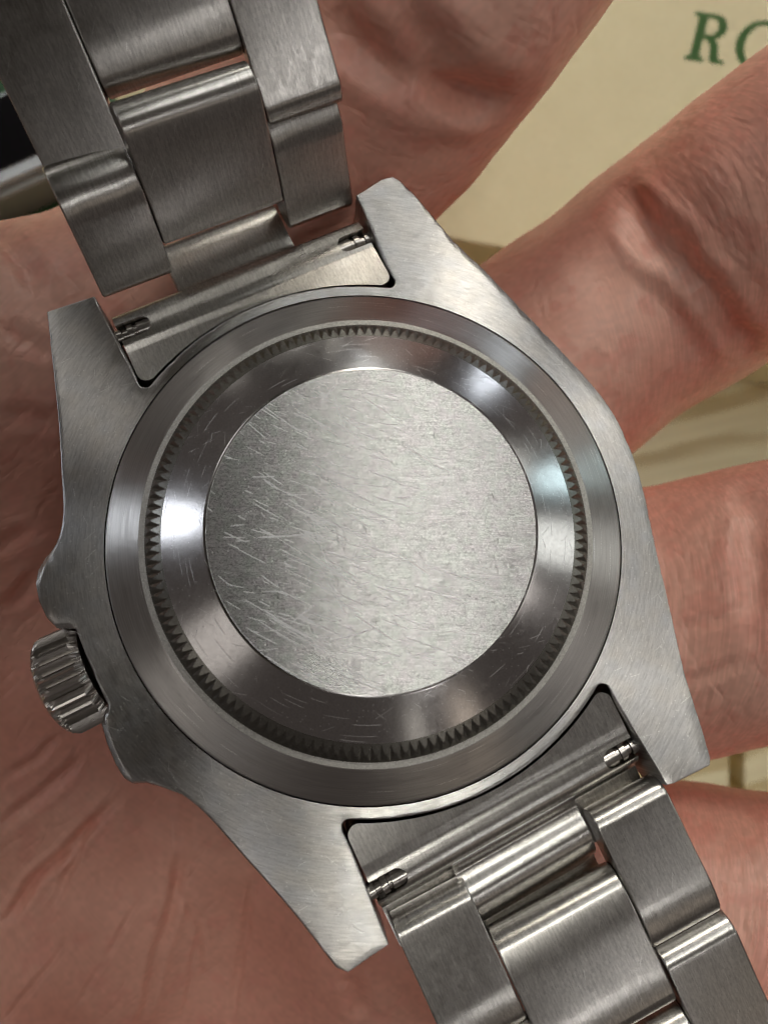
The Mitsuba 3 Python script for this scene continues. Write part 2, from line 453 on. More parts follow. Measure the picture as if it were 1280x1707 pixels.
def scratch(u, v, ang, L, wd, depth, curve, shine):
    t = np.arange(0, L, STEP * 0.6) - L / 2
    a = ang + curve * t
    pu, pv = u + np.cumsum(np.sin(a)) * STEP * 0.6, v + np.cumsum(np.cos(a)) * STEP * 0.6
    env = np.clip((L / 2 - np.abs(t)) / (0.3 * L), 0, 1)
    k = int(wd / STEP) + 1
    iu, iv = np.round((pu - ax_[0]) / STEP).astype(int), np.round((pv - ax_[0]) / STEP).astype(int)
    for du in range(-k, k + 1):
        for dv in range(-k, k + 1):
            x, y = iu + du, iv + dv
            ok = (x >= 0) & (x < N) & (y >= 0) & (y < N)
            d = np.hypot(ax_[x[ok]] - pu[ok], ax_[y[ok]] - pv[ok])
            w = np.clip(1 - d / wd, 0, 1) * env[ok]
            np.minimum.at(groove, (x[ok], y[ok]), -depth * w)
            np.maximum.at(glinting, (x[ok], y[ok]), shine * w)


groove = np.zeros((N, N))
for _ in range(620):                                    # arcs sweeping down over the left half
    v = rng.normal(-4.5, 3.6); u = rng.uniform(-10, 10)
    scratch(u, v, math.radians(rng.normal(-24, 7) if rng.random() < 0.9 else rng.uniform(-75, 60)) + 0.022 * (v + 4), rng.uniform(0.8, 6.5) * rng.uniform(0.3, 1), rng.uniform(0.055, 0.08), rng.uniform(0.001, 0.0045), rng.normal(0.035, 0.02), rng.uniform(0.05, 1.0) ** 1.4)
for _ in range(420):                                    # short ones along the brushing
    scratch(rng.uniform(-10, 10), rng.uniform(-10, 10), math.radians(rng.normal(-4, 9)), rng.uniform(0.4, 2.4), rng.uniform(0.05, 0.07), rng.uniform(0.001, 0.004), 0, rng.uniform(0, 0.75))
for _ in range(70):                                     # dark dents in the lower right
    c = rng.normal(0, 1, 2)
    scratch(-2.5 + 4.5 * c[0], 2.5 + 4.0 * c[1], math.radians(rng.choice([-55, 50, 70, -75]) + rng.normal(0, 10)), rng.uniform(0.15, 1.1), rng.uniform(0.06, 0.09), rng.uniform(0.004, 0.013), rng.normal(0, 0.4), 0)
for _ in range(650):
    scratch(rng.uniform(-10, 10), rng.uniform(-10, 10), rng.uniform(0, 3.1), 0.06, rng.uniform(0.07, 0.10), rng.uniform(0.003, 0.012), 0, rng.uniform(0, 0.8))
Hh += groove
inn = np.hypot(U, Vv) < 10.42
ids = -np.ones((N, N), int)
q = inn[:-1, :-1] & inn[1:, :-1] & inn[:-1, 1:] & inn[1:, 1:]
used_v = np.zeros((N, N), bool)
for a_, b_ in np.ndindex(2, 2):
    used_v[a_:N - 1 + a_, b_:N - 1 + b_] |= q
ids[used_v] = np.arange(used_v.sum())
e = np.argwhere(q)
Fq = np.stack([ids[e[:, 0], e[:, 1]], ids[e[:, 0] + 1, e[:, 1]], ids[e[:, 0] + 1, e[:, 1] + 1], ids[e[:, 0], e[:, 1] + 1]], 1)
uvd = np.stack([U[used_v], Vv[used_v]], 1)
cg, sg = math.cos(G_ANG), math.sin(G_ANG)
Vd = np.stack([-sg * uvd[:, 0] + cg * uvd[:, 1], cg * uvd[:, 0] + sg * uvd[:, 1], 3.0 + Hh[used_v]], 1)
if np.cross(Vd[Fq[0, 1]] - Vd[Fq[0, 0]], Vd[Fq[0, 2]] - Vd[Fq[0, 0]])[2] < 0:
    Fq = Fq[:, ::-1]
fr = glinting[used_v]
Ft = np.vstack([Fq[:, [0, 1, 2]], Fq[:, [0, 2, 3]]])
Nd = meshkit.arrays((world(Vd), Ft), True)[2]
bright = fr[Ft].mean(1) > 0.30


def add_faces(key, faces, bsdf):
    k, inv = np.unique(faces, return_inverse=True)
    path = meshkit.write_ply((world(Vd[k]) * 0.001, inv.reshape(-1, 3)), False, uvd[k], None, normals=Nd[k])
    scene[key] = {'type': 'ply', 'filename': path, 'face_normals': False, 'bsdf': {'type': 'ref', 'id': bsdf}}


add_faces(CD, Ft[~bright], 'disc_plain')
add_faces(CD + '__scratch', Ft[bright], 'disc_glint')
labels[CD + '__scratch'] = {'label': 'bright fresh scratches and nicks, their glint put into the colour', 'kind': 'stuff'}
V, F, _ = lathe_mesh([(10.44, 2.992), (10.30, 2.975)], 200)
scene[CD + '__rim'] = ply((world(V) * 0.001, F), 'disc_plain', smooth=True, uv=uvf(V))
labels[CD] = {'label': 'flat blank disc covered in fine scratches'}

# ---- bezel and crystal underneath
add_lathe(W + '__bezel', [(17.0, -5.7), (19.6, -5.75), (20.0, -6.1), (20.1, -7.4), (19.4, -8.0), (16.0, -9.0), (15.2, -9.1)][::-1], 'case_metal', 180)
add_lathe(W + '__crystal', [(15.3, -5.8), (15.3, -9.4), (15.0, -9.7), (0.01, -9.75)][::-1], 'crystal_glass', 120)

# ---- crown
nf = 23
ta = np.linspace(0, 2 * np.pi, nf * 8 + 1)[:-1]
tw = 1 - np.abs(((np.arange(nf * 8) % 8) / 4.0) - 1)       # 0 in the groove, 1 on the crest
tw = np.clip(tw * 1.08, 0, 1)
prof = [(-20.0, 2.6, 0), (-20.05, 2.85, 0.0), (-20.55, 3.40, 0.58), (-22.55, 3.45, 0.58), (-22.75, 3.38, 0.40), (-23.0, 3.12, 0.0), (-23.2, 2.75, 0), (-23.33, 2.2, 0), (-23.38, 0.01, 0)]
V = []
for x, r, dep in prof:
    q = r - dep * (1 - tw)
    V.append(np.stack([np.full_like(ta, x), q * np.cos(ta), q * np.sin(ta) - 3.25], 1))
V = np.vstack(V)
nn = len(ta)
F = []
for k in range(len(prof) - 1):
    i = np.arange(nn); j = (i + 1) % nn
    F.append(np.stack([k * nn + i, k * nn + j, (k + 1) * nn + j], 1)); F.append(np.stack([k * nn + i, (k + 1) * nn + j, (k + 1) * nn + i], 1))
F = np.vstack(F)
mm = trimesh.Trimesh(V, F, process=False)
if mm.volume < 0:
    F = F[:, ::-1]
add(W + '__crown', (V, F), 'crown_metal', 8)
add(W + '__crown__stem', Manifold.cylinder(2.2, 1.7, 1.7, 40).rotate([0, -90, 0]).translate([-19.0, 0, -3.25]), 'bar_metal', 30)

# ---- end links and spring bars
EL_PROF = [(15.0, -0.22), (17.6, -0.22), (18.5, -0.22), (18.9, -0.245), (19.2, -0.265), (19.6, -0.235), (20.05, -0.215), (20.45, -0.25), (20.8, -0.35), (21.05, -0.50), (21.27, -0.72), (21.42, -1.0), (21.5, -1.35),
           (21.4, -1.9), (21.1, -2.5), (20.4, -3.0), (18.0, -3.2), (15.0, -3.2)]
EL_UP = [(y + 0.62 * min(max((y - 20.1) / 0.9, 0), 1) if k < 15 else y, z) for k, (y, z) in enumerate(EL_PROF)]
EL_LOW = EL_PROF[:13] + [(21.62, -1.65), (21.95, -1.95), (22.6, -2.1), (27.6, -2.6), (27.7, -3.4), (20.4, -3.4), (18.0, -3.3), (15.0, -3.3)]
TAB_PROF = [(20.0, -0.9), (21.2, -0.62), (21.7, -1.15), (22.2, -1.38), (22.7, -1.32), (23.2, -1.15), (23.7, -1.08), (24.3, -1.16), (24.9, -1.42), (25.4, -1.8), (25.75, -2.25), (25.9, -2.8),
            (26.3, -3.05), (27.8, -3.15), (27.9, -4.2), (24.4, -4.2), (20.0, -3.6)]


TAB_UP = [(20.0, -0.9), (21.2, -0.62), (21.7, -0.85), (22.3, -0.98), (23.2, -0.92), (24.2, -0.85), (25.0, -0.80), (25.6, -0.84), (26.0, -1.0), (26.25, -1.4), (26.3, -2.0), (26.1, -2.6), (25.6, -3.1),
          (24.4, -3.6), (20.0, -3.6)]


def smooth_profile(P, k=6):
    from scipy.interpolate import PchipInterpolator
    P = np.array(P)
    t = np.r_[0, np.cumsum(np.linalg.norm(np.diff(P, axis=0), axis=1))]
    tt = np.linspace(0, t[-1], len(P) * k)
    return np.stack([PchipInterpolator(t, P[:, 0])(tt), PchipInterpolator(t, P[:, 1])(tt)], 1)


def prism_x(prof, x0, x1):
    """The profile (y, z) swept along x."""
    P = np.array(prof)
    cs = CrossSection([P])
    if cs.area() <= 0.1:
        cs = CrossSection([P[::-1]])
    mfd = cs.extrude(x1 - x0)                # profile y -> x, z -> y, sweep -> z
    return mfd.transform(np.array([[0, 0, 1, x0], [1, 0, 0, 0], [0, 1, 0, 0]], float))


def end_link(sgn, idx):
    ep = EL_UP if sgn > 0 else EL_LOW
    body = prism_x(np.vstack([smooth_profile(ep[:14]), ep[14:]]), -9.68, 9.68)
    tip = 9.62
    R1 = RB + 0.22
    plan = CrossSection.square([2 * tip, 12], True).translate([0, 19.2]) - CrossSection.circle(R1, 300)
    plan = plan.offset(-0.7, JoinType.Round, 2.0, 64).offset(0.7, JoinType.Round, 2.0, 64)
    body = body ^ plan.extrude(12).translate([0, 0, -8])
    for s in (-1, 1):
        slot = CrossSection.square([6, 1.34], True).translate([s * (7.95 + 3), 20.25]) + CrossSection.circle(0.67, 40).translate([s * 7.95, 20.25])
        body -= slot.extrude(4).translate([0, 0, -2.6])
    tp = TAB_UP if sgn > 0 else TAB_PROF
    nt = 13 if sgn > 0 else 12
    tab = prism_x(np.vstack([smooth_profile(tp[:nt]), tp[nt:]]), -4.55, 4.55)
    body = body + tab
    body = body.translate([0, -16.5, 0.22]).rotate([-4.0, 0, 0]).translate([0, 16.5, -0.22])    # hangs a little from the case
    key = numbered(W + '__end_link')
    M = body if sgn > 0 else body.rotate([0, 0, 180])
    add(key, M, 'link_metal', 24, lambda P: P[:, :2] * 1.0)
    bar = numbered(key + '__spring_bar')
    prof = [(-10.2, 0.01), (-10.2, 0.55), (-9.45, 0.55), (-9.4, 0.40), (-9.05, 0.40), (-9.0, 0.62), (-8.6, 0.62), (-8.55, 0.48), (-8.35, 0.48), (-8.3, 0.60), (-7.0, 0.60)]
    prof = prof + [(-x, r) for x, r in prof[::-1]]
    t = np.linspace(0, 2 * np.pi, 33)[:-1]
    V = np.vstack([np.stack([np.full_like(t, x), 20.25 + r * np.cos(t), r * np.sin(t) - 1.22], 1) for x, r in prof])
    V[:, 1] *= sgn
    k, nn = len(prof), len(t)
    F = []
    for a in range(k - 1):
        i = np.arange(nn); j = (i + 1) % nn
        F.append(np.stack([a * nn + i, a * nn + j, (a + 1) * nn + j], 1)); F.append(np.stack([a * nn + i, (a + 1) * nn + j, (a + 1) * nn + i], 1))
    F = np.vstack(F)
    if trimesh.Trimesh(V, F, process=False).volume < 0:
        F = F[:, ::-1]
    add(bar, (V, F), 'bar_metal', 30)


end_link(1, 0)
end_link(-1, 1)


# ---- bracelet links
def link_profile(L, th, r0, r1, bend0=0.0, bend1=0.0):
    """Rounded slab seen from the side: (along, out), its outer face at 0; bends lower an end."""
    P = []
    n = 10
    for a in np.linspace(180, 90, n):                     # near end, top
        P.append((r0 + r0 * math.cos(math.radians(a)), -r0 + r0 * math.sin(math.radians(a))))
    for x in np.linspace(r0 + 0.4, L - r1 - 0.4, 9):
        P.append((x, 0.0))
    for a in np.linspace(90, 0, n):
        P.append((L - r1 + r1 * math.cos(math.radians(a)), -r1 + r1 * math.sin(math.radians(a))))
    for a in np.linspace(0, -90, n)[1:]:
        rb = th - r1
        P.append((L - rb + rb * math.cos(math.radians(a)) - max(0, r1 - rb) * 0, -r1 + rb * math.sin(math.radians(a))))
    for a in np.linspace(270, 180, n)[:-1]:
        rb = th - r0
        P.append((rb + rb * math.cos(math.radians(a)), -r0 + rb * math.sin(math.radians(a))))
    P = np.array(P)
    t0 = np.clip(1 - P[:, 0] / (0.32 * L), 0, 1); t1 = np.clip(1 - (L - P[:, 0]) / (0.28 * L), 0, 1)
    P[:, 1] -= bend0 * t0 ** 2 * (3 - 2 * t0) + bend1 * t1 ** 2 * (3 - 2 * t1)
    return P


def add_link(pose, u0, u1, v0, L, th=2.5, r0=1.2, r1=1.2, bend0=0.0, bend1=0.0, rev=False, lift=0.0, ch=0.13):
    """A link across u0..u1, along v0..v0+L of the segment's frame. rev: runs towards negative v."""
    P = link_profile(L, th, r0, r1, bend0, bend1)
    c = P.mean(0)
    Q = P + (c - P) * (ch / np.maximum(np.linalg.norm(P - c, axis=1, keepdims=True), 1e-6)) * 1.0
    s = -1 if rev else 1
    rows = [(u0, Q), (u0 + 0.4 * ch, P + (Q - P) * 0.35), (u0 + ch, P), (u1 - ch, P), (u1 - 0.4 * ch, P + (Q - P) * 0.35), (u1, Q)]
    nu = []
    rows2 = rows[:3] + [(u, P) for u in np.linspace(u0 + ch, u1 - ch, 5)[1:-1]] + rows[3:]
    V = np.vstack([np.stack([np.full(len(A), u), s * (v0 + A[:, 0]), A[:, 1] + lift], 1) for u, A in rows2])
    n = len(P)
    F = []
    for k in range(len(rows2) - 1):
        i = np.arange(n); j = (i + 1) % n
        F.append(np.stack([k * n + i, k * n + j, (k + 1) * n + j], 1)); F.append(np.stack([k * n + i, (k + 1) * n + j, (k + 1) * n + i], 1))
    c0 = len(V); V = np.vstack([V, [[u0, s * (v0 + c[0]), c[1] + lift]], [[u1, s * (v0 + c[0]), c[1] + lift]]])
    i = np.arange(n); j = (i + 1) % n
    F.append(np.stack([np.full(n, c0), j, i], 1)); F.append(np.stack([np.full(n, c0 + 1), (len(rows2) - 1) * n + i, (len(rows2) - 1) * n + j], 1))
    F = np.vstack(F)
    if trimesh.Trimesh(V, F, process=False).volume < 0:
        F = F[:, ::-1]
    Rm, t = pose
    add(numbered(W + '__bracelet_link'), (V, F), 'link_metal', 32, lambda A: A[:, :2] + np.c_[0 * A[:, 0], 0.2 * A[:, 2]], lambda A: world(A @ Rm.T + t))


seg = lambda rv, t: (Ro.from_rotvec(rv).as_matrix(), np.array(t))
UP1 = seg([1.126, 0.049, -0.013], [0.205, 23.007, -0.882])
UP2 = seg([0.701, -0.121, -0.048], [0.592, 27.135, 5.872])
HW = 9.75
CW = 4.5
# upper bracelet: folds up towards the lens
add_link(UP1, -HW, -CW - 0.06, 0.0, 8.6, 2.4, 0.5, 1.15, 0.0, 1.0)
add_link(UP1, CW + 0.06, HW, 0.0, 8.8, 2.4, 0.5, 1.15, 0.0, 1.2)
add_link(UP1, -CW, CW, 2.22, 8.95, 2.5, 0.5, 1.25, 0.0, 0.35)
add_link(UP2, -HW - 0.1, -CW - 0.08, -3.0, 16.0, 2.5, 1.2, 1.2, lift=0.2)
add_link(UP2, CW + 0.05, HW, -0.6, 9.3, 2.5, 1.2, 1.2)
add_link(UP2, -CW, CW, 3.7, 9.0, 2.5, 1.25, 1.2, 0.25)
# lower bracelet: lies nearly flat and runs out of the picture
LO1 = seg([0.061, -0.049, -0.010], [0.306, -22.44, -0.588])
add_link(LO1, -HW, -CW - 0.06, 0.0, 9.7, 2.5, 1.2, 1.1, 0.0, 0.45, rev=True)
add_link(LO1, CW + 0.06, HW, 0.0, 9.7, 2.5, 1.2, 1.1, 0.0, 0.45, rev=True)
add_link(LO1, -CW, CW, 3.75, 9.3, 2.5, 1.2, 1.1, 0.25, 0.3, rev=True)
LO2 = seg([0.16, -0.049, -0.010], [0.40, -32.15, -1.45])
add_link(LO2, -HW, -CW - 0.06, 0.0, 9.5, 2.5, 1.2, 1.1, rev=True)
add_link(LO2, CW + 0.06, HW, 0.0, 9.5, 2.5, 1.2, 1.1, rev=True)
add_link(LO2, -CW, CW, 3.9, 9.3, 2.5, 1.2, 1.1, rev=True)


# ------------------------------------------------------------------ the hand
def skin_field():
    B = []   # (p0, r0, p1, r1, group)

    def chain(pts):
        for a, b in zip(pts, pts[1:]):
            B.append((at(*a[:3]), a[3], at(*b[:3]), b[3]))
    I = [(330, 540, 71, 12.6), (470, 300, 67.5, 12.4), (614, 131, 61, 11.2), (740, -40, 55, 10.4), (850, -190, 53, 9.8), (940, -320, 54, 8.2)]
    Mf = [(520, 860, 76, 13), (930, 597, 73, 11.2), (1118, 462, 70, 11.0), (1290, 345, 62, 10.4), (1450, 235, 57, 9.6), (1570, 160, 56, 8.2)]
    Rf = [(520, 1150, 74, 13), (1120, 1030, 68.5, 11.8), (1290, 995, 64, 11.0), (1430, 970, 60, 10.2), (1560, 950, 60, 8.2)]
    Kf = [(620, 1440, 74, 13), (1160, 1530, 67, 10.4), (1340, 1535, 64, 9.8), (1480, 1525, 62, 9.0), (1570, 1520, 62, 7.4)]
    for c in (I, Mf, Rf, Kf):
        chain(c)
    Tn = [(130, 622, 67, 12.4), (0, 662, 66.5, 13.0), (-70, 930, 71, 13.5), (-60, 1300, 71.5, 14), (0, 1660, 71.5, 14), (380, 1800, 80, 14), (720, 1790, 80, 13.5)]
    chain(Tn)
    chain([I[0], Tn[0]]); chain([I[0], Mf[0], Rf[0], Kf[0]])
    for a, b in ((Tn[2], Mf[0]), (Tn[2], I[0]), (Tn[3], Rf[0]), (Tn[3], Mf[0]), (Tn[4], Rf[0]), (Tn[5], Kf[0]), (Tn[6], Kf[0]), (Tn[5], Rf[0]), (Tn[6], Kf[1])):
        chain([a, b])
    # thumb and wrist, out of the picture
    chain([Tn[2], (-420, 860, 61, 12), (-700, 560, 55, 11), (-900, 300, 52, 9.5), (-1080, 80, 52, 7.5)])
    chain([Tn[3], (-330, 1500, 84, 19)]); chain([Tn[4], (-250, 1900, 88, 20)]); chain([(-330, 1500, 84, 19), (-800, 2200, 95, 22)])
    return B


BONES = skin_field()


def sdf(P, k=3.2):
    """Smooth union of tapered bones, mm."""
    d = None
    for a, ra, b, rb in BONES:
        ab = b - a
        t = np.clip(((P - a) @ ab) / (ab @ ab), 0, 1)
        e = np.linalg.norm(P - a - t[..., None] * ab, axis=-1) - (ra + (rb - ra) * t)
        if d is None:
            d = e
        else:
            h = np.clip(0.5 + 0.5 * (e - d) / -k, 0, 1)
            d = d + (e - d) * h - k * h * (1 - h)
    return d


def surface_nets(lo, hi, s):
    n = np.ceil((hi - lo) / s).astype(int) + 1
    D = np.empty(n, np.float32)
    ys, zs = lo[1] + s * np.arange(n[1]), lo[2] + s * np.arange(n[2])
    Y, Z = np.meshgrid(ys, zs, indexing='ij')
    for i in range(n[0]):
        D[i] = sdf(np.stack([np.full_like(Y, lo[0] + s * i), Y, Z], -1))
    inside = D < 0
    c = np.zeros(n - 1, np.int8)
    for a, b, e in np.ndindex(2, 2, 2):
        c += inside[a:n[0] - 1 + a, b:n[1] - 1 + b, e:n[2] - 1 + e]
    act = (c > 0) & (c < 8)
    idx = -np.ones(n - 1, int)
    cells = np.argwhere(act)
    idx[act] = np.arange(len(cells))
    acc, cnt = np.zeros((len(cells), 3)), np.zeros(len(cells))
    corners = [np.array(q) for q in np.ndindex(2, 2, 2)]
    for p in corners:
        for ax in range(3):
            if p[ax] == 0:
                q = p.copy(); q[ax] = 1
                da = D[tuple((cells + p).T)]; db = D[tuple((cells + q).T)]
                x = (da < 0) != (db < 0)
                t = np.where(x, da / np.where(x, da - db, 1), 0)
                pos = cells + p + t[:, None] * (q - p)
                acc[x] += pos[x]; cnt += x
    V = lo + s * acc / cnt[:, None]
    F = []
    for ax in range(3):
        o = [1, 1, 1]; o[ax] = 0
        sl0 = tuple(slice(o[k], n[k] - 1) for k in range(3))
        nx = [slice(o[k], n[k] - 1) for k in range(3)]; nx[ax] = slice(1, n[ax])
        A, Bq = inside[sl0], inside[tuple(nx)]
        e = np.argwhere(A != Bq) + np.array(o)
        u, w = [(1, 2), (2, 0), (0, 1)][ax]
        du, dw = np.eye(3, dtype=int)[u], np.eye(3, dtype=int)[w]
        q = [idx[tuple((e - du - dw).T)], idx[tuple((e - dw).T)], idx[tuple(e.T)], idx[tuple((e - du).T)]]
        q = np.stack(q, 1)
        flip = ~inside[tuple(e.T)]
        q[flip] = q[flip][:, ::-1]
        F.append(q)
    F = np.vstack(F)
    return V, np.vstack([F[:, [0, 1, 2]], F[:, [0, 2, 3]]])


def sgrad(P, h=0.05):
    g = np.stack([sdf(P + h * e) - sdf(P - h * e) for e in np.eye(3)], -1)
    return g / np.maximum(np.linalg.norm(g, axis=-1, keepdims=True), 1e-9)


lo, hi = np.array([-62.0, -62, 74]), np.array([62.0, 62, 122])
V, F = surface_nets(lo, hi, 0.9)
Pc = V[F].mean(1)
# finer where the hand faces the light
tri = trimesh.Trimesh(V, F, process=False)
g = sgrad(V)
fine = (g[F][:, :, 2].mean(1) > -0.35) & (np.abs(Pc[:, 0]) < 46) & (np.abs(Pc[:, 1]) < 52)
V, F = trimesh.remesh.subdivide(V, F, face_index=np.nonzero(fine)[0])
tri = trimesh.Trimesh(V, F, process=True)
V, F = np.array(tri.vertices), np.array(tri.faces)
for _ in range(2):
    V = V - sdf(V)[:, None] * sgrad(V)


def on_skin(u, v):
    """Where the line of sight at u, v meets the hand."""
    d = np.arange(38.0, 90.0, 0.2)
    P = np.stack([at(u, v, x) for x in d])
    k = np.nonzero(sdf(P) < 0)[0]
    return P[k[0]] if len(k) else at(u, v, 60)


CREASES = [  # (pixels of the crease, depth mm, half width mm)
    ([(200, 1315), (150, 1375), (90, 1440), (40, 1500), (-10, 1560)], 0.5, 0.42),
    ([(305, 1320), (302, 1400), (290, 1480), (272, 1570), (250, 1660), (238, 1720)], 0.38, 0.45),
    ([(420, 1450), (408, 1540), (396, 1620), (385, 1720)], 0.25, 0.3),
    ([(240, 1490), (190, 1570), (130, 1670), (100, 1720)], 0.16, 0.25),
    ([(150, 1375), (120, 1450), (100, 1500), (60, 1560)], 0.3, 0.3),
    ([(330, 1560), (320, 1640), (300, 1715)], 0.14, 0.25),
    ([(290, 1480), (330, 1540), (350, 1620)], 0.2, 0.3),
    ([(120, 1560), (60, 1640), (0, 1720)], 0.14, 0.25),
    ([(150, 1240), (110, 1290), (60, 1330), (0, 1380)], 0.3, 0.5),
    ([(110, 1225), (60, 1270), (10, 1300)], 0.25, 0.4),
    ([(575, 1610), (610, 1700)], 0.5, 0.8),
    ([(70, 950), (40, 985), (0, 1010)], 0.35, 0.6),
    ([(55, 880), (20, 900), (-20, 930)], 0.3, 0.6),
    ([(0, 380), (35, 440), (70, 500)], 0.45, 0.9),
    ([(95, 600), (40, 560), (0, 530)], 0.3, 0.7),
    ([(0, 690), (45, 690), (95, 700)], 0.25, 0.7),
    ([(1028, 325), (1060, 365), (1095, 400), (1135, 430), (1172, 470), (1205, 520), (1235, 570), (1252, 600)], 1.0, 1.0),
    ([(1045, 318), (1085, 352), (1130, 392), (1172, 430)], 0.55, 0.8),
    ([(1090, 440), (1120, 500), (1150, 560), (1180, 600)], 0.45, 1.6),
    ([(545, 0), (600, 75), (680, 140), (760, 165), (820, 180)], 0.9, 1.2),
    ([(670, 10), (740, 100), (800, 150), (850, 170)], 1.0, 1.3),
    ([(700, 120), (770, 165), (840, 178)], 0.5, 0.8),
    ([(1258, 815), (1262, 880), (1268, 950), (1262, 1050)], 0.55, 1.0),
    ([(1235, 800), (1238, 870), (1242, 930)], 0.25, 0.7),
    ([(1130, 1140), (1190, 1118), (1250, 1100)], 0.15, 0.5),
    ([(1120, 1060), (1200, 1030), (1275, 1000)], 0.12, 0.5),
]
tri = trimesh.Trimesh(V, F, process=False)
Pc, nz = V[F].mean(1), tri.face_normals[:, 2]
fine = (nz > -0.1) & (np.abs(Pc[:, 0]) < 36) & (np.abs(Pc[:, 1]) < 46) & ((np.abs(Pc[:, 0] + 1) > 12) | (np.abs(Pc[:, 1]) > 14))
V, F = trimesh.remesh.subdivide(V, F, face_index=np.nonzero(fine)[0])
tri = trimesh.Trimesh(V, F, process=True)
V, F = np.array(tri.vertices), np.array(tri.faces)
NRM = np.array(tri.vertex_normals)
disp = np.zeros(len(V))
# fine lines of the skin: short strokes across the fingers, fanning over the palm
rng = np.random.default_rng(21)
seen = np.nonzero((NRM[:, 2] > 0.15) & (np.abs(V[:, 0]) < 36) & (np.abs(V[:, 1]) < 46))[0]
pts, dep_, wid_ = [], [], []
for k in rng.choice(seen, 3600):
    p0 = V[k]
    x, y = p0[0], p0[1]
    if x > 9 and y > -12:
        th = 128 if y > 8 else 104                    # across middle and ring finger
        if y > 20 and x < 20:
            th = 147
        L, dp, wd = rng.uniform(0.8, 4.0), rng.uniform(0.015, 0.055), rng.uniform(0.11, 0.17)
    elif y > 14:
        th = 147 if x > -16 else 112
        L, dp, wd = rng.uniform(0.8, 4.0), rng.uniform(0.015, 0.055), rng.uniform(0.11, 0.17)
    else:
        th = np.interp(x, [-30, -18, -6, 12], [42, 58, 82, 95])
        L, dp, wd = rng.uniform(0.6, 4.0), rng.uniform(0.015, 0.07), rng.uniform(0.11, 0.17)
    th = math.radians(th + rng.normal(0, 19))
    d = np.array([math.cos(th), math.sin(th), 0.0]); d -= NRM[k] * (d @ NRM[k]); d /= np.linalg.norm(d)
    e2 = np.cross(NRM[k], d)
    t = np.arange(-L / 2, L / 2, 0.12)
    pts.append(p0 + t[:, None] * d + (rng.normal(0, 0.05) * t ** 2 + 0.10 * np.sin(t * rng.uniform(1, 3) + rng.uniform(0, 6)))[:, None] * e2)
    dep_.append(dp * np.clip((L / 2 - np.abs(t)) / (0.3 * L), 0.1, 1)); wid_.append(np.full(len(t), wd))
pts, dep_, wid_ = np.vstack(pts), np.concatenate(dep_), np.concatenate(wid_)
dd, ii = cKDTree(pts).query(V[seen], k=3, distance_upper_bound=0.9)
ok = np.isfinite(dd); ii = np.where(ok, ii, 0)
disp[seen] -= np.where(ok, dep_[ii] * np.exp(-(np.where(ok, dd, 9) / wid_[ii]) ** 2), 0).max(1) * 1.3
for px, dep, wd in CREASES:
    C = np.array([on_skin(*q) for q in px])
    cd = []
    L = np.r_[0, np.cumsum(np.linalg.norm(np.diff(C, axis=0), axis=1))]
    s = np.arange(0, L[-1], 0.15)
    Cd = np.stack([np.interp(s, L, C[:, k]) for k in range(3)], 1)
    Cd += 1.5 * (np.stack([meshkit.fbm(Cd * 0.22 + 11 + 30 * k, 3) for k in range(3)], 1) - 0.5)
    dd, ii = cKDTree(Cd).query(V, distance_upper_bound=wd * 3.2)
    ok = np.isfinite(dd)
    fade = np.zeros(len(V)); fade[ok] = np.clip(np.minimum(s[np.minimum(ii[ok], len(s) - 1)], L[-1] - s[np.minimum(ii[ok], len(s) - 1)]) / (0.22 * L[-1]), 0.15, 1)
    x = np.where(ok, dd / wd, 9)
    disp -= 1.25 * fade * dep * (np.exp(-x ** 2) - 0.25 * np.exp(-((x - 1.9) / 0.8) ** 2))
disp += 0.7 * (meshkit.fbm(V * 0.10 + 5, 3) - 0.5) + 0.10 * (meshkit.fbm(V * 0.4 + 9, 2) - 0.5)
disp += 0.012 * (meshkit.noise(V * 3.1, 8) - 0.5)
V = V + disp[:, None] * NRM
scene['hand_skin'] = None


def skin_colour(p, n, uv):
    x, y, z = p.x * 1000, p.y * 1000, p.z * 1000
    b = fbm(x * 0.11 + 3, y * 0.11, z * 0.11)
    f = fbm(x * 0.7, y * 0.7, z * 0.7)
    m = noise(x * 2.6, y * 2.6, z * 2.6)
    c = mix((0.68, 0.335, 0.26), (0.77, 0.435, 0.345), smoothstep(0.3, 0.7, b))
    palm = smoothstep(16.0, 2.0, x) * smoothstep(14.0, -4.0, y)             # the palm is redder than the fingers
    c = mix(c, mix((0.63, 0.275, 0.205), (0.72, 0.36, 0.275), smoothstep(0.3, 0.7, b)), palm)
    c = mix(c, (0.68, 0.285, 0.225), 0.5 * smoothstep(0.50, 0.72, f))
    w = fbm(x * 0.3, y * 0.3, z * 0.3) * 4.0
    ang = dr.atan2(y + 6.0, x + 44.0)
    r = dr.sqrt(dr.square(y + 6.0) + dr.square(x + 44.0))
    k = smoothstep(14.0, 22.0, x)
    lines = noise(r * 9.0 + w, ang * 26.0, z * 1.2) * k + noise(ang * 230.0 + w * 1.5, r * 1.1, z * 0.8) * (1 - k)
    return c * (0.94 + 0.12 * m) * (1.0 + (0.03 + 0.08 * k) * (smoothstep(0.3, 0.8, lines) - 0.5))


